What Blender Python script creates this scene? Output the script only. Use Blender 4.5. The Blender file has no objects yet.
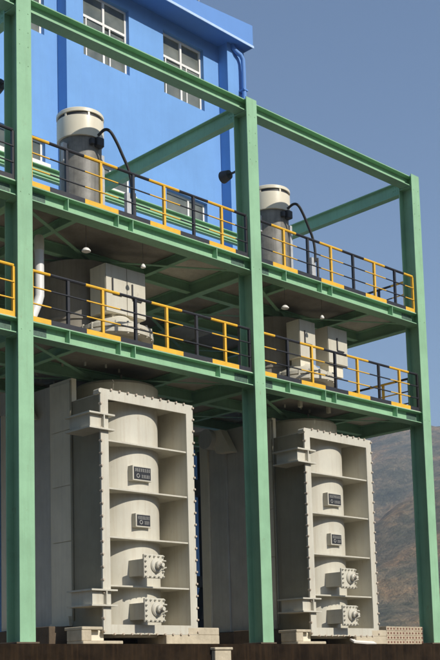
import bpy, bmesh, math, random
from mathutils import Vector, Matrix, noise
random.seed(7)
R = math.radians
S = bpy.context.scene
COL = S.collection

# ------------------------------------------------------------------ camera
YAW, PIT, ROL = R(46.05026), R(6.93351), R(-1.49304)
F, PX, PY = 1149.5, 208.39, 535.736
cam_d = bpy.data.cameras.new('camera')
cam = bpy.data.objects.new('camera', cam_d); COL.objects.link(cam)
fw = Vector((math.cos(YAW)*math.cos(PIT), math.sin(YAW)*math.cos(PIT), math.sin(PIT)))
rt = Vector((math.sin(YAW), -math.cos(YAW), 0)); up = rt.cross(fw)
r2 = rt*math.cos(ROL) + up*math.sin(ROL); u2 = up*math.cos(ROL) - rt*math.sin(ROL)
m = Matrix((r2, u2, -fw)).transposed().to_4x4()
m.translation = Vector((-12.38208, -17.94941, -0.68596))
cam.matrix_world = m
cam_d.sensor_fit = 'HORIZONTAL'; cam_d.sensor_width = 36
cam_d.lens = F/440*36
cam_d.shift_x = (220-PX)/440; cam_d.shift_y = (PY-330)/440
cam_d.clip_start = 0.1; cam_d.clip_end = 20000
S.camera = cam

# ------------------------------------------------------------------ light
SUN_EL, SUN_AZ = R(35), R(176)          # azimuth clockwise from +Y
W = bpy.data.worlds.new('World'); S.world = W; W.use_nodes = True
nt = W.node_tree
sky = nt.nodes.new('ShaderNodeTexSky'); sky.sky_type = 'NISHITA'; sky.sun_disc = False
sky.sun_elevation = SUN_EL; sky.sun_rotation = SUN_AZ
sky.air_density = 1.0; sky.dust_density = 0.4; sky.ozone_density = 3.0; sky.altitude = 300
nt.links.new(sky.outputs[0], nt.nodes['Background'].inputs[0])
nt.nodes['Background'].inputs[1].default_value = 0.122
sd = bpy.data.lights.new('sun', 'SUN'); sd.energy = 5.0; sd.angle = R(0.5); sd.color = (1, .94, .84)
sun = bpy.data.objects.new('sun', sd); COL.objects.link(sun)
sv = Vector((math.sin(SUN_AZ)*math.cos(SUN_EL), math.cos(SUN_AZ)*math.cos(SUN_EL), math.sin(SUN_EL)))
sun.rotation_euler = (-sv).to_track_quat('-Z', 'Y').to_euler(); sun.location = (0, -60, 60)
S.view_settings.view_transform = 'Standard'; S.view_settings.look = 'None'
S.view_settings.exposure = 0.16; S.view_settings.gamma = 1.0
S.render.engine = 'CYCLES'
try:
    S.cycles.max_bounces = 8; S.cycles.volume_bounces = 0
except Exception: pass

# ------------------------------------------------------------------ materials
def mat(name, col, rough=.6, var=.12, scale=3.0, streak=0.0, scol=None, bump=.0, bscale=60, metal=0, col2=None, rust=0, spec=.5):
    mt = bpy.data.materials.new(name); mt.use_nodes = True
    n = mt.node_tree.nodes; l = mt.node_tree.links
    b = n['Principled BSDF']; b.inputs['Roughness'].default_value = rough; b.inputs['Metallic'].default_value = metal
    b.inputs['Specular IOR Level'].default_value = spec
    tc = n.new('ShaderNodeTexCoord')
    geo = n.new('ShaderNodeNewGeometry')
    nz = n.new('ShaderNodeTexNoise'); nz.inputs['Scale'].default_value = scale; nz.inputs['Detail'].default_value = 6
    nz.inputs['Roughness'].default_value = .65
    l.new(geo.outputs['Position'], nz.inputs['Vector'])
    rmp = n.new('ShaderNodeValToRGB'); rmp.color_ramp.elements[0].position = .3; rmp.color_ramp.elements[1].position = .7
    c = Vector(col)
    a = c*(1-var); d = c*(1+var)
    if col2: a, d = Vector(col2), c
    rmp.color_ramp.elements[0].color = (*a, 1); rmp.color_ramp.elements[1].color = (*[min(1, x) for x in d], 1)
    l.new(nz.outputs['Fac'], rmp.inputs['Fac'])
    out = rmp.outputs['Color']
    if streak:
        mp = n.new('ShaderNodeMapping'); mp.inputs['Scale'].default_value = (7, 7, .35)
        l.new(geo.outputs['Position'], mp.inputs['Vector'])
        n2 = n.new('ShaderNodeTexNoise'); n2.inputs['Scale'].default_value = 1.6; n2.inputs['Detail'].default_value = 8; n2.inputs['Roughness'].default_value = .7
        l.new(mp.outputs[0], n2.inputs['Vector'])
        r3 = n.new('ShaderNodeValToRGB'); r3.color_ramp.elements[0].position = .48; r3.color_ramp.elements[1].position = .78
        r3.color_ramp.elements[0].color = (0, 0, 0, 1); r3.color_ramp.elements[1].color = (streak, streak, streak, 1)
        l.new(n2.outputs['Fac'], r3.inputs['Fac'])
        mx = n.new('ShaderNodeMix'); mx.data_type = 'RGBA'
        l.new(r3.outputs['Color'], mx.inputs[0]); l.new(out, mx.inputs[6]); mx.inputs[7].default_value = (*(scol or (.12, .09, .06)), 1)
        out = mx.outputs[2]
    if rust:
        n4 = n.new('ShaderNodeTexNoise'); n4.inputs['Scale'].default_value = 5.5; n4.inputs['Detail'].default_value = 10; n4.inputs['Roughness'].default_value = .75
        mp4 = n.new('ShaderNodeMapping'); mp4.inputs['Scale'].default_value = (1, 1, .5); mp4.inputs['Location'].default_value = (3.1, 7.7, 1.2)
        l.new(geo.outputs['Position'], mp4.inputs['Vector']); l.new(mp4.outputs[0], n4.inputs['Vector'])
        r4 = n.new('ShaderNodeValToRGB'); r4.color_ramp.elements[0].position = .60; r4.color_ramp.elements[1].position = .72
        r4.color_ramp.elements[0].color = (0, 0, 0, 1); r4.color_ramp.elements[1].color = (rust, rust, rust, 1)
        l.new(n4.outputs['Fac'], r4.inputs['Fac'])
        m4 = n.new('ShaderNodeMix'); m4.data_type = 'RGBA'
        l.new(r4.outputs['Color'], m4.inputs[0]); l.new(out, m4.inputs[6]); m4.inputs[7].default_value = (.20, .10, .045, 1)
        out = m4.outputs[2]
    l.new(out, b.inputs['Base Color'])
    if bump:
        nb = n.new('ShaderNodeTexNoise'); nb.inputs['Scale'].default_value = bscale; nb.inputs['Detail'].default_value = 5
        l.new(geo.outputs['Position'], nb.inputs['Vector'])
        bp = n.new('ShaderNodeBump'); bp.inputs['Strength'].default_value = bump; bp.inputs['Distance'].default_value = .02
        l.new(nb.outputs['Fac'], bp.inputs['Height']); l.new(bp.outputs[0], b.inputs['Normal'])
    return mt
GREEN = mat('green_paint', (.28, .485, .30), .5, .15, .8, .3, (.16, .24, .13), .06, 25, rust=.5, spec=.2)
CREAM = mat('cream_paint', (.565, .535, .44), .5, .07, 1.4, .38, (.36, .26, .16), .05, 20, rust=.35)
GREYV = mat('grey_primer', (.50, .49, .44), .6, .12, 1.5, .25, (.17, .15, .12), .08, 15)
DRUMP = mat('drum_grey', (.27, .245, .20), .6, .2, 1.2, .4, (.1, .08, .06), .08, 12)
BGREEN = mat('bolt_green', (.07, .12, .09), .5, .3, 12)
SHGREY = mat('shade_and_pipe_grey', (.29, .265, .19), .65, .12, 1.5, .2, (.1, .09, .07), .08, 15)  # dark grey for painted shade, also used on the drain pipe
GREYP = mat('grey_panel', (.74, .685, .54), .6, .08, 1.5, .2, (.2, .18, .15), .05, 15)
MOTOR = mat('motor_steel', (.20, .19, .165), .5, .3, 4, .7, (.04, .04, .036), .1, 40)
BELLY = mat('motor_cowl', (.74, .685, .54), .35, .04, 2, .08, (.4, .35, .25))
YEL = mat('yellow_paint', (.78, .44, .03), .45, .10, 6, .12, (.35, .2, .04))
BLK = mat('black_paint', (.02, .02, .024), .5, .2, 6)
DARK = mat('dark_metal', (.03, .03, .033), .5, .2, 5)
RUB = mat('black_rubber', (.016, .016, .016), .55, .2, 5)
BOLT = mat('bolt_steel', (.50, .42, .33), .5, .25, 12)
BLUE = mat('blue_wall', (.155, .335, .66), .8, .09, .45, .22, (.11, .24, .50), .1, 30)
BLUED = mat('blue_trim', (.115, .265, .60), .7, .05, .8)
WHITE = mat('white_frame', (.80, .78, .73), .4, .04, 3)
PLATE = mat('deck_sheet', (.30, .27, .22), .7, .25, 1.2, .3, (.12, .08, .05), .1, 10)
PLATE2 = mat('pale_sheet', (.58, .54, .44), .7, .2, 1.2, .35, (.2, .14, .08), .1, 10)
CONC = mat('concrete', (.50, .43, .31), .9, .18, 3, .25, (.2, .15, .09), .35, 18)
CONCD = mat('shade_brown_concrete', (.11, .08, .052), .9, .25, 3, .3, (.06, .04, .025), .35, 18)  # darkened concrete, paints shade onto the set-back blocks; also on column base plates
DKBROWN = mat('dark_brown_wall', (.019, .012, .0065), .9, .5, 2.5, .6, (.06, .034, .016), .3, 9, spec=.1)  # very dark mottled brown with paler streaks
BRICK = mat('hollow_brick', (.46, .38, .27), .9, .15, 5, .2, (.3, .17, .1), .3, 25)
HOLE = mat('brick_hollow', (.16, .07, .045), .9, .2, 8)
SIGN = mat('sign_black', (.028, .028, .03), .4, .1, 5)
LETT = mat('sign_white', (.34, .33, .30), .5, .05, 5)
PIPEW = mat('white_pipe', (.74, .74, .72), .4, .04, 3, .15, (.4, .36, .3))
GALV = mat('galvanised', (.46, .47, .47), .4, .15, 5, .1, (.3, .28, .25))
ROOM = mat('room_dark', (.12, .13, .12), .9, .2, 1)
def glass():
    mt = bpy.data.materials.new('window_glass'); mt.use_nodes = True
    n = mt.node_tree.nodes; l = mt.node_tree.links; b = n['Principled BSDF']
    b.inputs['Roughness'].default_value = .12
    geo = n.new('ShaderNodeNewGeometry'); nz = n.new('ShaderNodeTexNoise'); nz.inputs['Scale'].default_value = 1.1; nz.inputs['Detail'].default_value = 4
    l.new(geo.outputs['Position'], nz.inputs['Vector'])
    rp = n.new('ShaderNodeValToRGB'); rp.color_ramp.elements[0].color = (.09, .105, .095, 1); rp.color_ramp.elements[1].color = (.21, .22, .19, 1)
    rp.color_ramp.elements[0].position = .35; rp.color_ramp.elements[1].position = .7
    l.new(nz.outputs['Fac'], rp.inputs[0]); l.new(rp.outputs[0], b.inputs['Base Color'])
    return mt
GLASS = glass()

# ------------------------------------------------------------------ builders
class MB:
    def __init__(s): s.bm = bmesh.new()
    def box(s, x0, x1, y0, y1, z0, z1, bev=0):
        v = [s.bm.verts.new(p) for p in ((x0,y0,z0),(x1,y0,z0),(x1,y1,z0),(x0,y1,z0),(x0,y0,z1),(x1,y0,z1),(x1,y1,z1),(x0,y1,z1))]
        fs = [s.bm.faces.new([v[i] for i in q]) for q in ((3,2,1,0),(4,5,6,7),(0,1,5,4),(1,2,6,5),(2,3,7,6),(3,0,4,7))]
        if bev:
            es = list({e for f in fs for e in f.edges})
            bmesh.ops.bevel(s.bm, geom=es, offset=bev, segments=1, affect='EDGES')
        return s
    def prism(s, poly, axis, a, b):
        # poly of 2D points extruded along axis (0,1,2) from a to b
        def P(q, t):
            p = list(q); p.insert(axis, t); return p
        n = len(poly)
        A = [s.bm.verts.new(P(q, a)) for q in poly]; B = [s.bm.verts.new(P(q, b)) for q in poly]
        s.bm.faces.new(A); s.bm.faces.new(B[::-1])
        for i in range(n): s.bm.faces.new((A[i], B[i], B[(i+1) % n], A[(i+1) % n]))
        return s
    def lathe(s, prof, c=(0, 0, 0), axis=2, n=48, smooth=True):
        # prof: list of (radius, height)
        rings = []
        for r, h in prof:
            ring = []
            for i in range(n):
                t = 2*math.pi*i/n; p = [r*math.cos(t), r*math.sin(t)]; p.insert(axis, h)
                ring.append(s.bm.verts.new(Vector(p)+Vector(c)))
            rings.append(ring)
        for k in range(len(rings)-1):
            for i in range(n):
                f = s.bm.faces.new((rings[k][i], rings[k][(i+1) % n], rings[k+1][(i+1) % n], rings[k+1][i])); f.smooth = smooth
        s.bm.faces.new(rings[0][::-1]); s.bm.faces.new(rings[-1])
        return s
    def cyl(s, c, r, h0, h1, axis=2, n=16, smooth=True): return s.lathe([(r, h0), (r, h1)], c, axis, n, smooth)
    def tube(s, pts, r, n=8, smooth=True):
        pts = [Vector(p) for p in pts]; rings = []; prev = None
        for i, p in enumerate(pts):
            t = (pts[min(i+1, len(pts)-1)] - pts[max(i-1, 0)]).normalized()
            a = prev if prev else (Vector((0, 0, 1)) if abs(t.z) < .9 else Vector((1, 0, 0)))
            u = (a - t*a.dot(t)).normalized(); prev = u; v = t.cross(u)
            rings.append([s.bm.verts.new(p + (u*math.cos(2*math.pi*k/n) + v*math.sin(2*math.pi*k/n))*r) for k in range(n)])
        for k in range(len(rings)-1):
            for i in range(n):
                f = s.bm.faces.new((rings[k][i], rings[k][(i+1) % n], rings[k+1][(i+1) % n], rings[k+1][i])); f.smooth = smooth
        s.bm.faces.new(rings[0][::-1]); s.bm.faces.new(rings[-1])
        return s
    def ibeam(s, p0, p1, h, w, tf=.022, tw=.014):
        # horizontal I beam whose TOP centre line runs p0 -> p1 (along X or Y)
        x0, y0, z = p0; x1, y1, _ = p1
        pr = [(-w/2, 0), (-w/2, -tf), (-tw/2, -tf), (-tw/2, -h+tf), (-w/2, -h+tf), (-w/2, -h), (w/2, -h), (w/2, -h+tf), (tw/2, -h+tf), (tw/2, -tf), (w/2, -tf), (w/2, 0)]
        if abs(x1-x0) > abs(y1-y0): s.prism([(y0+a, z+b) for a, b in pr], 0, x0, x1)
        else: s.prism([(x0+a, z+b) for a, b in pr], 1, y0, y1)
        return s
    def mesh(s, name, m):
        bmesh.ops.recalc_face_normals(s.bm, faces=s.bm.faces)
        me = bpy.data.meshes.new(name); s.bm.to_mesh(me); s.bm.free()
        if len(me.polygons) > 6 and any(p.use_smooth for p in me.polygons): me.set_sharp_from_angle(angle=R(38))
        for q in (m if isinstance(m, (list, tuple)) else [m]): me.materials.append(q)
        return me
    def build(s, name, m, parent=None, loc=None): return inst(name, s.mesh(name, m), parent, loc)
def inst(name, me, parent=None, loc=None):
    o = bpy.data.objects.new(name, me); COL.objects.link(o)
    if parent: o.parent = parent
    if loc: o.location = loc
    return o
def thing(name, label, cat, loc=(0, 0, 0), group=None, rz=0):
    o = bpy.data.objects.new(name, None); COL.objects.link(o); o.empty_display_size = .3
    o.location = loc; o.rotation_euler.z = rz; o['label'] = label; o['category'] = cat; o['kind'] = 'thing'
    if group: o['group'] = group
    return o
def tag(o, label, cat, group=None):
    o['kind'] = 'thing'
    o['label'] = label; o['category'] = cat
    if group: o['group'] = group
    return o
def kids(o): return list(o.children)
def copy_tree(o, loc, label, group=None):
    KK = {}
    for q in COL.objects:
        if q.parent: KK.setdefault(q.parent, []).append(q)
    def rec(src, par):
        c = src.copy(); COL.objects.link(c)
        if par: c.parent = par
        for k in KK.get(src, []): rec(k, c)
        return c
    r = rec(o, None); r.location = loc; r['label'] = label
    if group: r['group'] = group
    return r
def stuff(o): o['kind'] = 'stuff'; return o

GZ = -2.29                     # ground level
BAY, DEP = 6.5, 5.9            # bay width, frame depth
Z1, Z2, ZT = 6.20, 8.94, 12.857  # deck tops, top beam top
CX = [-6.5, 0, 6.5, 13.0]
FW, HD = .353, .442            # column flange width, section depth

# ------------------------------------------------------------------ the land
def hill_h(x, y):
    d = math.hypot(x+12, y+18)
    az = math.degrees(math.atan2(y+18, x+12))
    e = math.exp(-((az-36)/30)**2)
    el = 11.2*e + 13.0*(1-e) + .8*math.sin(R(az)*5) + .5*math.sin(R(az)*23+1)  # hills outside the view are added all round to cut sky fill
    far = 1500*math.tan(R(el))
    t = min(1, max(0, (d-560)/900)); t = t*t*(3-2*t)
    h = (far-16)*t
    # spur in front, climbing to the right
    sp = 780*math.tan(R(min(9.0, max(.5, 6.7 - .36*(az-36.6)))))
    k = math.exp(-((d-760)/190)**2) if d < 760 else math.exp(-((d-760)/120)**2)
    h = max(h*.93 if d < 900 else h, sp*k)
    nz = noise.fractal(Vector((x/230, y/230, 1.3)), 1.0, 2.1, 6)
    rid = abs(noise.fractal(Vector((x/420+7, y/420, 4.1)), 1.0, 2.0, 4))
    amp = min(1, max(0, (d-120)/500))
    return GZ - .3 + max(0, h + amp*(34*nz - 46*rid + 10)) if d > 140 else GZ - .3
def land():
    bm = bmesh.new(); N = 640; M = 110
    ring = []
    for i in range(N):
        a = 2*math.pi*i/N; row = []
        for j in range(M+1):
            d = 140*(2500/140)**(j/M)
            x, y = -12 + d*math.cos(a), -18 + d*math.sin(a)
            row.append(bm.verts.new((x, y, hill_h(x, y))))
        ring.append(row)
    for i in range(N):
        for j in range(M):
            f = bm.faces.new((ring[i][j], ring[(i+1) % N][j], ring[(i+1) % N][j+1], ring[i][j+1])); f.smooth = True
    return bm
def hill_mat():
    mt = bpy.data.materials.new('dry_hillside'); mt.use_nodes = True
    n = mt.node_tree.nodes; l = mt.node_tree.links; b = n['Principled BSDF']; b.inputs['Roughness'].default_value = .95
    b.inputs['Specular IOR Level'].default_value = .1
    geo = n.new('ShaderNodeNewGeometry')
    def nz(sc, det, mul=(1, 1, 1)):
        mp = n.new('ShaderNodeMapping'); mp.inputs['Scale'].default_value = mul; l.new(geo.outputs['Position'], mp.inputs['Vector'])
        t = n.new('ShaderNodeTexNoise'); t.inputs['Scale'].default_value = sc; t.inputs['Detail'].default_value = det; t.inputs['Roughness'].default_value = .68
        l.new(mp.outputs[0], t.inputs['Vector']); return t
    t = nz(.018, 9, (1, 1, 2.2))
    rp = n.new('ShaderNodeValToRGB'); e = rp.color_ramp.elements
    e[0].position = .30; e[0].color = (.075, .08, .05, 1)
    e[1].position = .72; e[1].color = (.58, .40, .22, 1)
    for p, c in ((.43, (.20, .175, .11, 1)), (.52, (.36, .27, .16, 1)), (.61, (.47, .29, .14, 1))):
        q = e.new(p); q.color = c
    l.new(t.outputs['Fac'], rp.inputs[0])
    t2 = nz(.11, 8, (1, 1, 1.6)); r2_ = n.new('ShaderNodeValToRGB'); r2_.color_ramp.elements[0].position = .42; r2_.color_ramp.elements[1].position = .56
    l.new(t2.outputs['Fac'], r2_.inputs[0])
    mx = n.new('ShaderNodeMix'); mx.data_type = 'RGBA'
    sc = n.new('ShaderNodeMath'); sc.operation = 'MULTIPLY'; sc.inputs[1].default_value = .55; l.new(r2_.outputs[0], sc.inputs[0])
    l.new(sc.outputs[0], mx.inputs[0]); sc.inputs[1].default_value = .5; l.new(rp.outputs[0], mx.inputs[6]); mx.inputs[7].default_value = (.11, .115, .065, 1)
    vo = n.new('ShaderNodeTexVoronoi'); vo.inputs['Scale'].default_value = .085; l.new(geo.outputs['Position'], vo.inputs['Vector'])
    rv = n.new('ShaderNodeValToRGB'); rv.color_ramp.elements[0].position = .16; rv.color_ramp.elements[1].position = .30
    rv.color_ramp.elements[0].color = (.5, .5, .5, 1); rv.color_ramp.elements[1].color = (0, 0, 0, 1)
    l.new(vo.outputs['Distance'], rv.inputs[0])
    mv = n.new('ShaderNodeMix'); mv.data_type = 'RGBA'; l.new(rv.outputs[0], mv.inputs[0]); l.new(mx.outputs[2], mv.inputs[6]); mv.inputs[7].default_value = (.075, .085, .04, 1)
    l.new(mv.outputs[2], b.inputs['Base Color'])
    bp = n.new('ShaderNodeBump'); bp.inputs['Strength'].default_value = .9; bp.inputs['Distance'].default_value = 14
    l.new(t2.outputs['Fac'], bp.inputs['Height']); l.new(bp.outputs[0], b.inputs['Normal'])
    return mt
me = bpy.data.meshes.new('hillside'); bmx = land(); bmesh.ops.recalc_face_normals(bmx, faces=bmx.faces); bmx.to_mesh(me); bmx.free()
me.materials.append(hill_mat()); o = inst('hillside', me); o['kind'] = 'structure'
g = MB(); g.bm.faces.new([g.bm.verts.new(p) for p in ((-2900, -2900, GZ), (2900, -2900, GZ), (2900, 2900, GZ), (-2900, 2900, GZ))])
o = g.build('ground', mat('dry_earth', (.05, .042, .032), .95, .25, .35, 0, None, .4, 3)); o['kind'] = 'structure'

# foundation platform (the ledge everything stands on)
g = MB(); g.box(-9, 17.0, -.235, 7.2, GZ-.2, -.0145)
plinth = g.build('foundation_platform', [DKBROWN]); plinth['kind'] = 'structure'
g = MB(); g.box(-9, 17.0, -.10, 7.197, -.0142, -.012)
o = g.build('platform_screed', mat('screed', (.27, .22, .155), .9, .2, 2, .2, (.12, .09, .06), .3, 12), plinth)
# sunlit pier standing in front of the dark brown face
def footing(label, loc, boxes, m=CONC, cat='concrete block', name='concrete_footing', group='concrete blocks on the platform'):
    t = thing(name, label, cat, loc, group)
    for nm, b, mm in boxes: MB().box(*b, bev=.012).build(nm, mm, t)
    return t
footing('pale concrete pier against the dark foundation face, below the gap between the white reactors', (4.93, -.30, GZ),
        [('pier_shaft', (-.24, .24, -.06, .06, 0, 2.14), CONC), ('pier_cap', (-.27, .27, -.09, .07, 2.143, 2.20), CONC)], name='concrete_pier')

# ------------------------------------------------------------------ blue building
KS = .8664
B0 = (-12.382+(18.68+12.382)*KS, 8.0, GZ); BA = R(2)
def zb(z): return -.686+(z+.686)*KS - GZ
bld = thing('factory_building', 'tall sky-blue rendered factory building with white barred windows behind the steel frame', 'building', B0, None, BA)
UL, UR = -34.0, -.05
wins = []
for k in range(6):
    wins.append(((-4.0-3.85*k)*KS, (-1.86-3.85*k)*KS, zb(20.78), zb(23.26), 'tall'))
    wins.append(((-4.0-3.85*k)*KS, (-1.86-3.85*k)*KS, zb(16.22), zb(17.08), 'strip'))
T = .32
def wall_piece(x0, x1, z0, z1): MB().box(x0, x1, 0, T, z0, z1).build('wall_bay', BLUE, bld)
cols = sorted({(w[0], w[1]) for w in wins})
prev = UL
H = zb(23.86)
g = MB()
for a, b in cols:
    g.box(prev, a, 0, T, 0, H); prev = b
    z = 0
    for w in sorted([w for w in wins if w[0] == a], key=lambda w: w[2]):
        g.box(a, b, 0, T, z, w[2]); z = w[3]
    g.box(a, b, 0, T, z, H)
g.box(prev, UR, 0, T, 0, H)
bmesh.ops.remove_doubles(g.bm, verts=g.bm.verts, dist=1e-4)
g.build('front_wall', BLUE, bld)
MB().box(UR-T, UR, T, 11, 0, H).build('end_wall', BLUE, bld)
MB().box(UL, UL+T, T, 11, 0, H).build('end_wall', BLUE, bld)
MB().box(UL, UR, 11.003, 11.3, 0, H).build('back_wall', BLUE, bld)
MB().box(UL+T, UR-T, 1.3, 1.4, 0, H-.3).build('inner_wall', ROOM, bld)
for (a, b) in ((-9.0*KS, -8.35*KS), (-1.02*KS, UR)):
    MB().box(a, b, -.42, -.001, 0, H-.001).build('pilaster', BLUE, bld)
for k in range(2, 7, 2):
    a = (-9.0-3.85*k)*KS
    MB().box(a, a+.65, -.42, -.001, 0, H-.001).build('pilaster', BLUE, bld)
# roof slab with upstand, slightly higher at the right end
g = MB(); ov = .78
g.prism([(UL-.5, zb(23.73)), (UL-.5, zb(24.36)), (-2.86, zb(24.37)), (.04, zb(24.66)), (.04, zb(23.73))], 1, -ov, 11.8)
rf = g.build('roof_slab', BLUED, bld)
MB().box(UL-.5, .055, -ov-.03, -ov-.002, zb(23.70), zb(23.80)).build('drip_edge', mat('lip_highlight', (.45, .60, .82), .6), rf)  # pale colour paints the highlight along the slab's lower lip
MB().box(-1.9, -1.87, .1, .13, zb(24.48), zb(25.6)).box(-1.66, -1.63, .1, .13, zb(24.5), zb(25.6)).build('vent_pipe', GALV, rf)
# windows
for (a, b, z0, z1, kind) in wins:
    w = MB()
    fy0, fy1 = .14, .20
    w.box(a, a+.07, fy0, fy1, z0, z1); w.box(b-.07, b, fy0, fy1, z0, z1)
    w.box(a+.07, b-.07, fy0, fy1, z0, z0+.07); w.box(a+.07, b-.07, fy0, fy1, z1-.07, z1)
    wf = w.build('window', WHITE, bld)
    mid = (a+b)/2 - .02
    if kind == 'tall':
        zt = z1 - .80
        MB().box(a+.07, b-.07, fy0-.02, fy1-.005, zt-.04, zt+.04).build('transom', WHITE, wf)
        MB().box(mid-.04, mid+.04, fy0-.017, fy1-.003, z0+.07, zt-.04).build('mullion', WHITE, wf)
        MB().box(mid-.04, mid+.04, fy0-.017, fy1-.003, zt+.04, z1-.07).build('mullion', WHITE, wf)
        for q in (a+.22, mid+.26):
            MB().box(q-.022, q+.022, fy0-.01, fy1-.01, z0+.07, zt-.04).build('sash_stile', WHITE, wf)
        for (p, q) in ((a+.07, mid-.04), (mid+.04, b-.07)):
            for (r, s) in ((z0+.07, zt-.04), (zt+.04, z1-.07)):
                o = MB().box(p, q, fy0+.02, fy0+.03, r, s).build('pane', GLASS, wf); o.rotation_euler.x = random.uniform(-.002, .002)
    else:
        MB().box(mid+.15, mid+.22, fy0-.017, fy1-.003, z0+.07, z1-.07).build('mullion', WHITE, wf)
        for (p, q) in ((a+.07, mid+.15), (mid+.22, b-.07)):
            MB().box(p, q, fy0+.02, fy0+.03, z0+.07, z1-.07).build('pane', GLASS, wf)
        MB().box(a-.1, b+.1, -.12, .137, z0-.16, z0-.003).build('window_sill', WHITE, wf)
# rain pipes
g = MB(); g.tube([(-.62, -.43, zb(23.72)), (-.62, -.48, zb(23.55)), (-.52, -.52, zb(23.44)), (-.36, -.56, zb(23.36)), (-.28, -.58, zb(23.2)), (-.26, -.58, zb(22.9)), (-.26, -.58, .3)], .075, 12)
dp = g.build('rain_pipe', BLUED, bld)
for z in (21.9, 20.2, 18.4, 16.6): MB().box(-.36, -.16, -.67, -.42, zb(z), zb(z)+.05).build('pipe_bracket', BLUED, dp)

# ------------------------------------------------------------------ steel frame
def dark_slot(): pass
def make_column():
    t = thing('steel_column', '', 'column', (0, 0, 0))
    zt = ZT+.04
    MB().box(-FW/2, FW/2, -HD/2, -HD/2+.028, 0, zt, bev=.004).build('flange', GREEN, t)
    MB().box(-FW/2, FW/2, HD/2-.028, HD/2, 0, zt, bev=.004).build('flange', GREEN, t)
    MB().box(-.011, .011, -HD/2+.028, HD/2-.028, 0, zt).build('web', GREEN, t)
    for z in (Z1-.31, Z1-.012, Z2-.31, Z2-.012, ZT-.3, ZT-.02):
        for s in (-1, 1):
            a, b = (.011, FW/2-.004) if s > 0 else (-FW/2+.004, -.011)
            MB().box(a, b, -HD/2+.028, HD/2-.028, z-.009, z+.009).build('stiffener', GREEN, t)
    MB().box(-FW/2-.08, FW/2+.08, -HD/2-.01, HD/2+.1, -.011, .022, bev=.004).build('base_plate', CONCD, t)
    g = MB()
    for z in (Z1-.22, Z2-.22, ZT-.4, ZT-.8, ZT-1.1, ZT-1.5):
        for sx in (-.1, .1): g.cyl((sx, 0, z), .011, -HD/2-.008, -HD/2, 1, 6)
    stuff(g.build('bolt_heads', GREEN, t))
    return t
C0 = make_column()
lab = {(0, 0): 'green H-section column at the far left, well outside the picture edge',
       (1, 0): 'front green steel column at the left picture edge, pale sunlit flange',
       (2, 0): 'front green steel column between the two white reactors',
       (3, 0): 'front green steel column at the right end, hills behind its foot',
       (0, 1): 'rear green column at the far left end of the frame',
       (1, 1): 'rear green column behind the left bay\'s front column',
       (2, 1): 'rear green column hidden behind the left reactor and its motor',
       (3, 1): 'rear green column hidden behind the right reactor and middle column'}
C0.location = (CX[0], 0, 0); C0['label'] = lab[(0, 0)]; C0['group'] = 'green steel columns'
for j in (0, 1):
    for i in range(4):
        if (i, j) != (0, 0): copy_tree(C0, (CX[i], DEP*j, 0), lab[(i, j)], 'green steel columns')
# top beams
def beam_thing(label, p0, p1, h, w, plates=()):
    t = thing('steel_beam', label, 'beam', p0, 'green beams along the open top of the frame')
    q = Vector(p1)-Vector(p0)
    MB().ibeam((0, 0, 0), q, h, w).build('beam_profile', GREEN, t)
    L = q.length; ax = 0 if abs(q.x) > abs(q.y) else 1
    g = MB()
    for e in (.05, L-.05-.3):
        for a in range(4):
            for b in range(2):
                u = e+.05+a*.07; z = -.09-b*.09
                if ax == 0: g.cyl((u, 0, z), .012, -.020, .020, 1, 6)
                else: g.cyl((0, u, z), .012, -.020, .020, 0, 6)
    stuff(g.build('bolt_heads', GREEN, t))
    return t
names = ['left outer', 'left', 'right']
beam_labels = [('top front beam of the bay left of the picture', 'top rear beam of the bay left of the picture'),
               ('long green front beam crossing the blue wall and its windows at the top', 'green rear beam seen low behind the left motor and handrail'),
               ('green front beam running against the sky to the right-hand column top', 'green rear beam behind the right motor, mostly hidden')]
for i in range(3):
    x0, x1 = CX[i]+.0115, CX[i+1]-.0115
    beam_thing(beam_labels[i][0], (x0, 0, ZT), (x1, 0, ZT), .28, .30)
    beam_thing(beam_labels[i][1], (x0, DEP, ZT-.02), (x1, DEP, ZT-.02), .30, .2)
for i, lb in enumerate(['short top cross beam left of the picture', 'green top cross beam running back from the left-edge column', 'green top cross beam running back from the middle column past the blue wall', 'green top cross beam against the sky from the right-hand column']):
    beam_thing(lb, (CX[i], HD/2+.001, ZT-.005), (CX[i], DEP-HD/2-.001, ZT-.005), .38, .2)
# two rear rails / pipes level with the rear beam
o = tag(MB().ibeam((-6.4, 6.55, 13.02), (13.0, 6.55, 13.02), .16, .14).build('cable_tray_beam', GREEN), 'slim pale green rail running behind the rear top beam near the blue wall', 'rail')
o = tag(MB().ibeam((-6.4, 5.6, 12.44), (13.0, 5.6, 12.44), .10, .12).build('pipe_support_beam', GREEN), 'thin pale green rail just under the rear top beam', 'rail')

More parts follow.
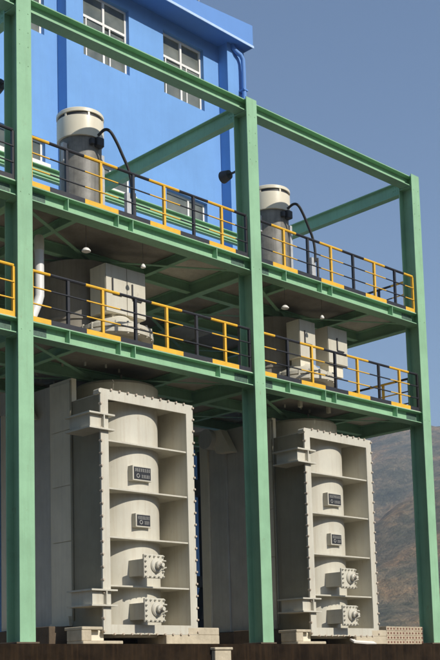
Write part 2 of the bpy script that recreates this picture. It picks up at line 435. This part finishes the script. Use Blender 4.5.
# ------------------------------------------------------------------ decks
RD = 7.20
def make_platform(z_lab):
    t = thing('platform', '', 'platform', (0, 0, 0))
    x0, x1 = .012, BAY-.012
    e = MB().ibeam((x0, 0, 0), (x1, 0, 0), .30, .32, .02).build('edge_beam', GREEN, t)
    for k, x in enumerate((1.10, 2.40, 2.80, 5.28)):
        MB().box(x-.008, x+.008, -.152, -.0075, -.279, -.021).build('stiffener', GREEN, e)
    g = MB()
    for xa in (.24, BAY-.24-.36):
        for a in range(6):
            for b in range(3):
                g.cyl((xa+a*.07, 0, -.08-b*.065), .014, -.017, -.0072, 1, 6)
    for xa in (.24, BAY-.6): g.box(xa-.03, xa+.39, -.0145, -.0072, -.25, -.05)
    stuff(g.build('bolt_heads', BGREEN, e))
    # side beams on the column lines are separate cross beams; here: intermediate beams
    for y in (2.0, 3.9, 5.9):
        MB().ibeam((.102, y, -.006), (BAY-.102, y, -.006), .26, .16).build('cross_beam', GREEN, t)
    for x in (1.62, 4.88):
        for (a, b) in ((.101, 1.919), (2.081, 3.819), (3.981, 5.819), (5.981, RD)):
            MB().ibeam((x, a, -.008), (x, b, -.008), .20, .12).build('joist', GREEN, t)
    # side beam (left line of the bay)
    # bracing
    for (p, q) in (((.2, .25), (3.2, 1.9)), ((3.3, 1.9), (6.3, .25)), ((.2, 3.8), (3.2, 2.1)), ((3.3, 2.1), (6.3, 3.8)), ((.3, 4.0), (3.1, 5.8)), ((3.4, 5.8), (6.2, 4.0))):
        d = Vector((q[0]-p[0], q[1]-p[1], 0)); n = Vector((-d.y, d.x, 0)).normalized()*.045
        b = MB()
        P = [Vector((*p, 0)), Vector((*q, 0))]
        b.prism([tuple((P[0]+n).xy), tuple((P[1]+n).xy), tuple((P[1]-n).xy), tuple((P[0]-n).xy)], 2, -.215, -.205)
        b.build('brace', GREEN, t)
    # deck sheets laid side by side with open joints
    xs = [.02, 1.64, 3.26, 4.88, 6.48]; ys = [-.15, 1.99, 3.9, 5.9, RD]
    for i in range(4):
        for j in range(4):
            hole = None
            MB().box(xs[i]+.0015, xs[i+1]-.0015, ys[j]+.0015, ys[j+1]-.0015, .002, .010+.002*((i+j) % 2)).build('deck_sheet', PLATE2 if (i*5+j*3) % 7 in (1, 4) else PLATE, t)
    return t
P0 = make_platform('')
PL = {(0, 1): 'lower green platform outside the picture, left of the left-edge column', (1, 1): 'lower green platform in front of the left gear drum, yellow and black kick boards',
      (2, 1): 'lower green platform over the right white reactor, ending at the right column', (0, 2): 'upper green platform left of the left-edge column',
      (1, 2): 'upper green platform carrying the left motor in front of the blue wall', (2, 2): 'upper green platform carrying the right motor against the sky'}
P0.location = (CX[0], 0, Z1); P0['label'] = PL[(0, 1)]; P0['group'] = 'green platforms'
for lv, z in ((1, Z1), (2, Z2)):
    for i in range(3):
        if (lv, i) != (1, 0): copy_tree(P0, (CX[i], 0, z), PL[(i, lv)], 'green platforms')
for lv, z, nm in ((1, Z1, 'lower'), (2, Z2, 'upper')):
    for i, w in enumerate(('left outer', 'left', 'middle', 'right')):
        t = thing('side_beam', '%s side beam carrying the platforms at the %s column line' % (nm, w), 'beam', (CX[i], 0, z), 'side beams under the platforms')
        MB().ibeam((0, HD/2+.001, -.004), (0, DEP-HD/2-.001, -.004), .34, .2).build('front_span', GREEN, t)
        MB().ibeam((0, DEP+HD/2+.001, -.004), (0, RD, -.004), .34, .2).build('rear_span', GREEN, t)

# ------------------------------------------------------------------ railings
SP = .88
POSTM = {c: MB().box(-.029, .029, -.029, .029, .012, 1.015).mesh('post', c) for c in (YEL, BLK)}
RAILM = {}
def segmesh(kind, L, c):
    key = (kind, round(L, 3), c.name)
    if key not in RAILM:
        b = MB()
        if kind == 'top': b.tube([(0, 0, 0), (L, 0, 0)], .033, 8)
        elif kind == 'mid': b.tube([(0, 0, 0), (L, 0, 0)], .018, 6)
        else: b.box(0, L, -.004, .004, 0, .10)
        RAILM[key] = b.mesh({'top': 'top_rail', 'mid': 'mid_rail', 'toe': 'kick_board'}[kind], c)
    return RAILM[key]
def railing(label, loc, first_yel, rz=0, n=8, s0=.22, last=6.30):
    """first_yel: post 0 yellow?"""
    t = thing('railing', label, 'railing', loc, 'yellow and black safety railings', rz)
    xs = [s0+SP*k for k in range(n)]
    if last: xs[-1] = last
    for k, x in enumerate(xs):
        c = YEL if (k % 2 == 0) == first_yel else BLK
        inst('post', POSTM[c], t, (x, 0, 0))
        a = xs[0]-.0 if k == 0 else (xs[k-1]+x)/2
        b = xs[-1] if k == n-1 else (x+xs[k+1])/2
        inst('top_rail', segmesh('top', b-a, c), t, (a, 0, 1.04))
        for z in (.37, .70): inst('mid_rail', segmesh('mid', b-a, c), t, (a, -.03, z))
        inst('kick_board', segmesh('toe', b-a, c), t, (a, -.034, .014))
    return t
railing('lower railing run at the left picture edge ending in a yellow post', (CX[0], -.10, Z1), False)
railing('upper railing run at the left picture edge ending in a black post', (CX[0], -.10, Z2), True)
railing('lower railing in front of the left gear drum and cabinet', (CX[1], -.10, Z1), True)
railing('upper railing in front of the left motor and blue wall', (CX[1], -.10, Z2), True)
railing('lower railing above the right white reactor', (CX[2], -.10, Z1), True)
railing('upper railing in front of the right motor, against the sky', (CX[2], -.10, Z2), False)
railing('lower side railing running back from the right-hand column', (CX[3]-.02, .25, Z1), False, R(90), 7, .05, 5.3)
railing('upper side railing running back from the right-hand column', (CX[3]-.02, .25, Z2), True, R(90), 7, .05, 5.3)

# ------------------------------------------------------------------ reactors
BOLTM = MB().lathe([(.020, -.03), (.024, -.026), (.024, .055), (.014, .057), (.013, .07)], (0, 0, 0), 1, 8).mesh('bolt', BOLT)
SB = MB().lathe([(.022, 0), (.022, -.03), (.012, -.032), (.012, -.05)], (0, 0, 0), 1, 6).mesh('bolt', CREAM)
def glyph_row(g, x0, x1, z0, z1, y, n, seed):
    rr = random.Random(seed); w = (x1-x0)/n
    for i in range(n):
        a = x0+i*w+w*.10; b = x0+(i+1)*w-w*.10; h = z1-z0
        for k in range(3):
            zz = z0 + h*(.08+.34*k); ww = rr.uniform(0, (b-a)*.25)
            g.box(a+ww, b-rr.uniform(0, (b-a)*.2), y-.002, y, zz, zz+h*.15)
        q = rr.uniform(a+.1*(b-a), b-.2*(b-a)); g.box(q, q+(b-a)*.16, y-.003, y-.0005, z0+h*.03, z1-h*.02)
def make_reactor():
    t = thing('reactor', '', 'reactor', (0, 0, 0))
    # shell: front half cylinder of the tank, dished head and neck
    MB().lathe([(.945, .14), (.945, 5.10)], (0, 1.2, 0), 2, 96).build('shell', CREAM, t)
    MB().lathe([(.95, 5.0), (.95, 5.74), (.90, 5.80), (.6, 5.83)], (.55, 1.78, 0), 2, 64).build('head_drum', CREAM, t)
    # open box frame
    fr = MB().box(-1.16, -1.12, .10, 1.06, .24, 5.16).build('side_plate', CREAM, t)
    MB().box(-1.168, -1.161, .11, 1.055, .26, 5.14).build('shade_sheet', SHGREY, t)  # darker sheet paints shade onto the plate's outer face
    MB().box(1.12, 1.16, .10, 1.06, .24, 5.16).build('side_plate', CREAM, t)
    MB().box(-1.119, 1.119, .10, 1.06, .24, .275).build('end_plate', CREAM, t)
    MB().box(-1.119, 1.119, .10, 1.06, 5.125, 5.16).build('end_plate', CREAM, t)
    rim = MB()
    o_, i_ = 1.29, 1.09
    rim.box(-o_, -i_, .055, .098, .19, 5.21); rim.box(i_, o_, .055, .098, .19, 5.21)
    rim.box(-i_, i_, .055, .098, 5.00, 5.21); rim.box(-i_, i_, .055, .098, .19, .385)
    rim = rim.build('flange_rim', CREAM, t)
    n = 19
    for k in range(n+1):
        z = .25 + (5.15-.25)*k/n
        for s in (-1, 1): inst('bolt', BOLTM, rim, (s*1.283, .05, z))
    for k in range(1, 11):
        x = -1.24 + 2.48*k/11
        for z in (.195, 5.205): inst('bolt', BOLTM, rim, (x, .05, z))
    for z in (1.17, 2.16, 3.16, 4.15):
        MB().box(-1.119, 1.119, .085, 1.0, z-.016, z+.016).build('shelf_rib', CREAM, t)
    # name plates
    for (a, b, z0, z1, sd_) in ((-.36, .16, 3.41, 3.73, 1), (-.30, .12, 2.43, 2.72, 2)):
        npl = MB().box(a, b, .17, .36, z0, z1, bev=.006).build('name_plate', CREAM, t)
        MB().box(a+.03, b-.03, .164, .168, z0+.03, z1-.03).build('sign_face', SIGN, npl)
        g = MB(); w = b-a; h = z1-z0
        glyph_row(g, a+.05, b-.05, z1-.13, z1-.055, .1625, 8, sd_)
        # small round emblem and a second line of characters
        cx, cz = a+.14, z0+.105
        for k in range(20):
            t0, t1 = 2*math.pi*k/20, 2*math.pi*(k+1)/20
            if .6 < t0 < .9: continue
            g.prism([(cx+r_*math.cos(tt), cz+r_*math.sin(tt)) for r_, tt in ((.030, t0), (.045, t0), (.045, t1), (.030, t1))], 1, .160, .1625)
        glyph_row(g, a+.23, b-.06, z0+.06, z0+.135, .1625, 5, sd_+10)
        stuff(g.build('lettering', LETT, npl))
    # outlet valves: box neck, bolted square flange, round hub and spindle
    for zc in (1.57, .67):
        v = MB().box(-.38, -.02, -.195, .42, zc-.18, zc+.16).build('valve', CREAM, t)
        MB().box(-.46, .08, -.25, -.197, zc-.245, zc+.245, bev=.01).build('valve_flange', CREAM, v)
        for dx, dz in [(u*.235-.19, w*.21) for u in (-1, -.5, 0, .5, 1) for w in (-1, -.5, 0, .5, 1) if max(abs(u), abs(w)) == 1]:
            inst('bolt', SB, v, (dx, -.25, zc+dz))
        MB().lathe([(.155, -.251), (.155, -.275), (.13, -.30), (.085, -.305), (.085, -.37), (.06, -.40), (.04, -.405), (.04, -.47)], (-.13, 0, zc+.02), 1, 24).build('hub', CREAM, v)
        MB().lathe([(.060, -.37), (.060, -.415)], (-.13, 0, zc+.02), 1, 6, False).build('spindle_nut', BOLT, v)
        MB().tube([(.02, -.30, zc+.12), (.07, -.33, zc+.11)], .016, 6).tube([(.02, -.30, zc-.04), (.08, -.33, zc-.02)], .016, 6).build('lever', CREAM, v)
    # clamp boxes on the left side of the frame
    for z0 in (4.37, .78):
        c = MB().box(-1.56, -1.292, .06, .74, z0, z0+.27).build('clamp_box', CREAM, t)
        MB().box(-1.64, -.98, -.03, .80, z0+.272, z0+.305).build('clamp_plate', CREAM, c)
        MB().box(-1.64, -.98, -.03, .80, z0-.035, z0-.002).build('clamp_plate', CREAM, c)
        MB().box(-1.27, -1.24, -.025, .05, z0+.001, z0+.27).build('clamp_rib', CREAM, c)
    MB().cyl((-1.33, .06, 5.14), .045, -.06, .12, 1, 10).box(-1.36, -1.292, .03, .2, 5.08, 5.12).build('hinge_lug', CREAM, t)
    # rear casing with panels facing the side
    MB().box(-1.10, -.97, 1.27, 2.05, .42, 5.70).build('casing_panel', GREYP, t)
    MB().box(-1.145, -1.10, 1.062, 1.268, .24, 5.16).build('gap_filler', SHGREY, t)  # filler added to keep sun slivers out of the gap
    MB().box(-.969, 1.0, 1.30, 2.05, .42, 5.15).build('casing_panel', GREYP, t)
    for k, (a, b) in enumerate(((.43, 2.19), (2.205, 3.385), (3.40, 4.58), (4.595, 5.62))):
        MB().box(-1.125, -1.103, 1.30, 1.96, a, b, bev=.004).build('cover_sheet', GREYP, t)
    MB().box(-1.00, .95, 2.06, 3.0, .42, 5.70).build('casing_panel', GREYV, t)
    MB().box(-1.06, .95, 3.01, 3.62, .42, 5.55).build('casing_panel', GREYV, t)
    MB().box(-1.12, .9, 3.63, 3.92, .42, 5.6).build('casing_post', GREYP, t)
    MB().prism([(2.55, 5.03), (3.1, 5.06), (3.5, 5.68), (2.92, 5.66)], 0, -1.30, -1.065).build('hood_flap', GREYP, t)
    MB().cyl((-.9, 3.35, 5.86 - .4), .26, -.55, -.2, 0, 20).build('cross_duct', GREYV, t)
    MB().tube([(-1.175, 1.20, .52), (-1.175, 1.20, 5.62)], .024, 8).build('drain_pipe', SHGREY, t)
    MB().prism([(1.30, .40), (1.98, .40), (1.98, .47), (1.33, .62)], 0, -1.20, -1.126).build('skirt_plate', GREYP, t)
    # neck above the head: bolted cover ring seen on the lower platform
    MB().lathe([(.62, 6.22), (.62, 6.66), (.88, 6.67), (.88, 6.76), (.80, 6.77), (.80, 6.79), (.86, 6.80), (.86, 6.88), (.74, 6.90), (.66, 6.98), (.40, 7.12), (.36, 7.18)], (0.03, 1.2, 0), 2, 64).build('cover_ring', CREAM, t)
    g = []
    for k in range(20):
        a = 2*math.pi*k/20
        me_ = ringbolt; inst('bolt', me_, t, (.03+.845*math.cos(a), 1.2+.845*math.sin(a), 6.78))
    return t
ringbolt = MB().cyl((0, 0, 0), .026, -.14, .13, 2, 6).mesh('bolt', CREAM)
RX = (3.30, 9.57)
RE = make_reactor()
RE.location = (RX[0], 0, 0); RE['label'] = 'left cream reactor with bolted door frame, shelf ribs and two outlet valves'; RE['group'] = 'cream box-fronted reactors'
copy_tree(RE, (RX[1], 0, 0), 'right cream reactor with bolted door frame, hills visible to its right', 'cream box-fronted reactors')

# gear drums between the decks, valve cabinets
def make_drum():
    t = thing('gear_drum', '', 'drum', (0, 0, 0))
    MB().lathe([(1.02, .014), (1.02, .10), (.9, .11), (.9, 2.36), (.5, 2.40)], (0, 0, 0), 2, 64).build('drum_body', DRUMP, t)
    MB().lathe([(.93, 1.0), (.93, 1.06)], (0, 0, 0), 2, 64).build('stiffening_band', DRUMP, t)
    for k in range(12):
        a = 2*math.pi*k/12; inst('bolt', ringbolt, t, (.96*math.cos(a), .96*math.sin(a), .06))
    return t
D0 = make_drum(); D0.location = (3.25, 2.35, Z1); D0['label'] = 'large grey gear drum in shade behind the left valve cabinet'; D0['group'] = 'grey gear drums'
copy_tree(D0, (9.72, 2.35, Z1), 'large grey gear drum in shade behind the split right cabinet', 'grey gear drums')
def handle(t, x, z, y):
    MB().box(x, x+.26, y-.03, y-.002, z, z+.035).box(x-.02, x+.012, y-.025, y-.002, z+.035, z+.36).build('handle', DARK, t)
t = thing('valve_cabinet', 'pale two-door cabinet standing on the left reactor behind the lower railing', 'cabinet', (2.81, .8, 7.2), 'pale cabinets on the lower platform')
MB().box(0, 1.13, .03, .55, 0, 1.07).build('cabinet_body', GREYP, t)
MB().box(.005, .585, 0, .028, .005, 1.065, bev=.004).build('door', CREAM, t)
MB().box(.60, 1.125, 0, .028, .005, 1.065, bev=.004).build('door', CREAM, t)
handle(t, .18, .40, 0); handle(t, .74, .37, 0)
MB().box(.25, .9, .1, .5, -.2, -.002).build('cabinet_foot', GREYP, t)
for lb, x, w, h, z in (('narrow pale cabinet, left one of the pair above the right reactor', 9.11, .6, .98, 7.3), ('wide pale cabinet, right one of the pair above the right reactor', 10.22, .78, .97, 7.34)):
    t = thing('valve_cabinet', lb, 'cabinet', (x, .8, z), 'pale cabinets on the lower platform')
    MB().box(0, w, .03, .45, 0, h).build('cabinet_body', GREYP, t)
    MB().box(.005, w-.005, 0, .028, .005, h-.005, bev=.004).build('door', CREAM, t)
    handle(t, w*.3 if w < .7 else w*.45, .34, 0)
    MB().box(.1, w-.1, .1, .4, -.3, -.002).build('cabinet_foot', GREYP, t)
    MB().box(.05, .14, .12, .2, 7.18+.02-z-1.18, -.302).build('cabinet_leg', GREYP, t)

# motors
def make_motor():
    t = thing('motor', '', 'motor', (0, 0, 0))
    MB().lathe([(.60, .015), (.60, .06), (.56, .07), (.56, .13)], (0, 0, 0), 2, 48).build('base_ring', CREAM, t)
    MB().lathe([(.49, .132), (.49, 2.74)], (0, 0, 0), 2, 64).build('motor_body', MOTOR, t)
    MB().lathe([(.50, 2.66), (.54, 2.662), (.545, 2.70), (.545, 3.14)], (0, 0, 0), 2, 64).build('fan_cowl', BELLY, t)
    MB().lathe([(.515, 3.141), (.515, 3.225)], (0, 0, 0), 2, 48).build('vent_gap', DARK, t)
    for k in range(6):
        a = 2*math.pi*k/6+.25
        b = MB().box(.49, .54, -.022, .022, 3.142, 3.224).build('vent_strut', BELLY, t); b.rotation_euler.z = a
    MB().lathe([(.54, 3.226), (.552, 3.23), (.552, 3.30), (.535, 3.32), (.4, 3.345)], (0, 0, 0), 2, 64).build('cowl_cap', BELLY, t)
    # lugs, terminal box and cable gland on the sun side
    MB().box(-.60, -.48, -.14, -.04, 2.05, 2.5, bev=.01).build('lifting_lug', GALV, t)
    MB().box(.02, .22, -.62, -.44, 2.44, 2.66, bev=.02).build('terminal_box', DARK, t)
    MB().box(.22, .30, -.50, -.42, .2, 2.3).build('cable_duct', GALV, t)
    MB().box(-.12, -.03, -.58, -.47, 2.46, 2.60, bev=.01).build('cable_gland', DARK, t)
    return t
M0 = make_motor(); M0.location = (3.25, 2.2, Z2); M0['label'] = 'left upright motor, dark body with cream cowl, in front of the blue wall'; M0['group'] = 'upright agitator motors'
copy_tree(M0, (9.68, 2.2, Z2), 'right upright motor with cream cowl, against open sky', 'upright agitator motors')
def cable(label, ox):
    t = thing('power_cable', label, 'cable', (ox, 0, 0), 'power cables drooping from the motors')
    K = [Vector(p) for p in ((3.36, 1.75, 11.44), (3.38, 1.50, 11.56), (3.42, 1.32, 11.64), (3.52, 1.24, 11.60), (3.68, 1.22, 11.40), (3.86, 1.22, 11.12), (4.02, 1.22, 10.85), (4.10, 1.22, 10.55), (4.11, 1.22, 10.2), (4.11, 1.22, 10.0))]
    pts = []
    for k in range(1, len(K)-2):
        for f in range(5):
            u = f/5; a, b, c, d = K[k-1:k+3]
            pts.append(.5*((2*b)+(c-a)*u+(2*a-5*b+4*c-d)*u*u+(-a+3*b-3*c+d)*u**3))
    pts.append(K[-2])
    MB().tube(pts, .035, 10).build('cable_sheath', RUB, t)
    MB().box(3.98, 4.13, 1.24, 1.34, 8.952, 10.3).build('conduit', GALV, t)
    MB().tube([(4.17, 1.2, 10.3), (4.17, 1.2, 8.953)], .035, 8).build('cable_tail', RUB, t)
cable('black cable arching down from the left motor to the deck', -.16)
cable('black cable arching down from the right motor to the deck', 6.22)

# white drop pipe beside the left column
t = thing('drop_pipe', 'white vertical pipe with grey cap beside the left-edge column, bent at its foot', 'pipe', (1.2, 1.0, Z1))
MB().tube([(0, 0, 2.25), (0, 0, 1.02), (-.05, 0, .86), (-.42, 0, .02)], .10, 16).build('pipe_run', PIPEW, t)
MB().lathe([(.105, 2.0), (.105, 2.26), (.08, 2.32), (.03, 2.34)], (0, 0, 0), 2, 16).build('pipe_cap', GREYP, t)
# small white caps added as stand-ins for glints behind the upper edge beam
for lb, p in (('small white glint stand-in under the upper platform, above the left drum', (1.89, .3, 8.15)), ('small round glint stand-in at the top right of the left cabinet', (3.45, .3, 8.17)),
              ('small white glint stand-in under the upper platform, above the right drum', (8.02, .3, 8.2)), ('small round glint stand-in above the right pair of cabinets', (9.41, .3, 8.23))):
    t = thing('glint_cap', lb, 'glint stand-in', p, 'small glint stand-ins under the upper platform')
    w = .095 if 'white' in lb else .055
    MB().lathe([(w*.25, .075), (w*.6, .06), (w, .015), (w, -.005), (w*.9, -.012)], (0, 0, 0), 2, 20).build('glint_disc', WHITE, t)
    MB().cyl((0, 0, 0), .0035, .076, 8.93-p[2]-.005, 2, 6).build('stem', DARK, t)
# floodlights on column arms
for lb, x in (('dark floodlight on an arm at the middle column, in front of the blue wall', 6.5), ('dark floodlight on an arm at the left-edge column', 0.0)):
    t = thing('floodlight', lb, 'floodlight', (x, .58, 11.28), 'dark floodlights on the columns')
    MB().box(-.02, .02, -.36, .0, -.02, .02).build('arm', DARK, t)
    MB().lathe([(.06, -.12), (.11, -.10), (.15, .10), (.15, .13)], (0, .1, 0), 1, 20).build('lamp_housing', DARK, t)
    MB().cyl((0, .1, 0), .135, .131, .137, 1, 20).build('lamp_glass', GLASS, t)

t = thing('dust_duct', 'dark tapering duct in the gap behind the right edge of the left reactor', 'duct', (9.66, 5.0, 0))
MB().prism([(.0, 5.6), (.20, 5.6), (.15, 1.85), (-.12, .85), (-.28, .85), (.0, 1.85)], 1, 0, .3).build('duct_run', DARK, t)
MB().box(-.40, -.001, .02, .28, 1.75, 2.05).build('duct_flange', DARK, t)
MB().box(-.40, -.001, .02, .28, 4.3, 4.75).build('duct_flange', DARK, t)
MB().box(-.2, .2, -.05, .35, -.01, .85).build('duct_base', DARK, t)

# ------------------------------------------------------------------ blocks along the platform edge
def seat_block(ox, labL, labR, wR):
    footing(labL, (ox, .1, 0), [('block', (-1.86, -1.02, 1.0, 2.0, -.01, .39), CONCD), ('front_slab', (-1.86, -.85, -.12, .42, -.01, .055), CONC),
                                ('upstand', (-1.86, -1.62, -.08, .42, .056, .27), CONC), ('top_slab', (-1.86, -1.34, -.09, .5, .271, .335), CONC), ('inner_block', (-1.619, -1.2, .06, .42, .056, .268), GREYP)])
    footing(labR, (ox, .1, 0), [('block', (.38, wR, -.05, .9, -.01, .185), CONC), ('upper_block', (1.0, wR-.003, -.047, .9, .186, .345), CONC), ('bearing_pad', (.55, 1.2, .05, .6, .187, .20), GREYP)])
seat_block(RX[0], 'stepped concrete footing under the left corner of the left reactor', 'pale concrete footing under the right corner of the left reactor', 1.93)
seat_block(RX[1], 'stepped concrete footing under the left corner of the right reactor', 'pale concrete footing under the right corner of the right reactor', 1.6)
for i, (x0, x1, y0, y1, z, lb) in enumerate(((2.0, 4.4, 1.25, 2.6, .41, 'concrete base coloured as shaded under the rear casing of the left reactor'), (8.3, 10.6, 1.25, 2.6, .41, 'concrete base coloured as shaded under the rear casing of the right reactor'))):
    t = thing('footing_block', lb, 'concrete block', (x0, y0, 0), 'concrete footings coloured as shaded')
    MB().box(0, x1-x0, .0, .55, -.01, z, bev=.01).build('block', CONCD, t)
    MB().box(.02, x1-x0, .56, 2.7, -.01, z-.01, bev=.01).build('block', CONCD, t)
# loose plate leaning under the right reactor
o = MB().box(-.42, .42, -.02, .02, -.0, .16).build('loose_plate', WHITE); o.location = (10.2, -.02, .015); o.rotation_euler = (R(-62), R(3), R(-2))
tag(o, 'white loose plate lying under the right reactor', 'plate')
# hollow brick stack
t = thing('brick_stack', 'low stack of pale hollow bricks beside the right-hand column', 'brick stack', (11.25, .12, 0))
bw, bh = .40, .115
bme = MB().box(0, bw-.006, 0, .22, 0, bh-.005, bev=.004).mesh('brick', BRICK)
hme = MB()
for k in range(3):
    hme.box(.04+k*.125, .10+k*.125, -.0015, .002, .03, .078)
hme = hme.mesh('hollow', HOLE)
for r in range(4):
    for k in range(4):
        b = inst('brick', bme, t, (k*bw + random.uniform(-.004, .004), random.uniform(-.008, .008), r*bh-.008))
        inst('hollow', hme, b)

# ------------------------------------------------------------------ haze
hz = MB().box(-3100, 3100, -3100, 3100, GZ-1.3, 460).build('haze', None or [])
hz['kind'] = 'stuff'
hm = bpy.data.materials.new('air'); hm.use_nodes = True
for n in list(hm.node_tree.nodes):
    if n.type == 'BSDF_PRINCIPLED': hm.node_tree.nodes.remove(n)
pv = hm.node_tree.nodes.new('ShaderNodeVolumePrincipled'); pv.inputs['Color'].default_value = (.70, .84, 1, 1)
pv.inputs['Density'].default_value = .00038; pv.inputs['Anisotropy'].default_value = .2
hm.node_tree.links.new(pv.outputs[0], [n for n in hm.node_tree.nodes if n.type == 'OUTPUT_MATERIAL'][0].inputs['Volume'])
hz.data.materials.append(hm)
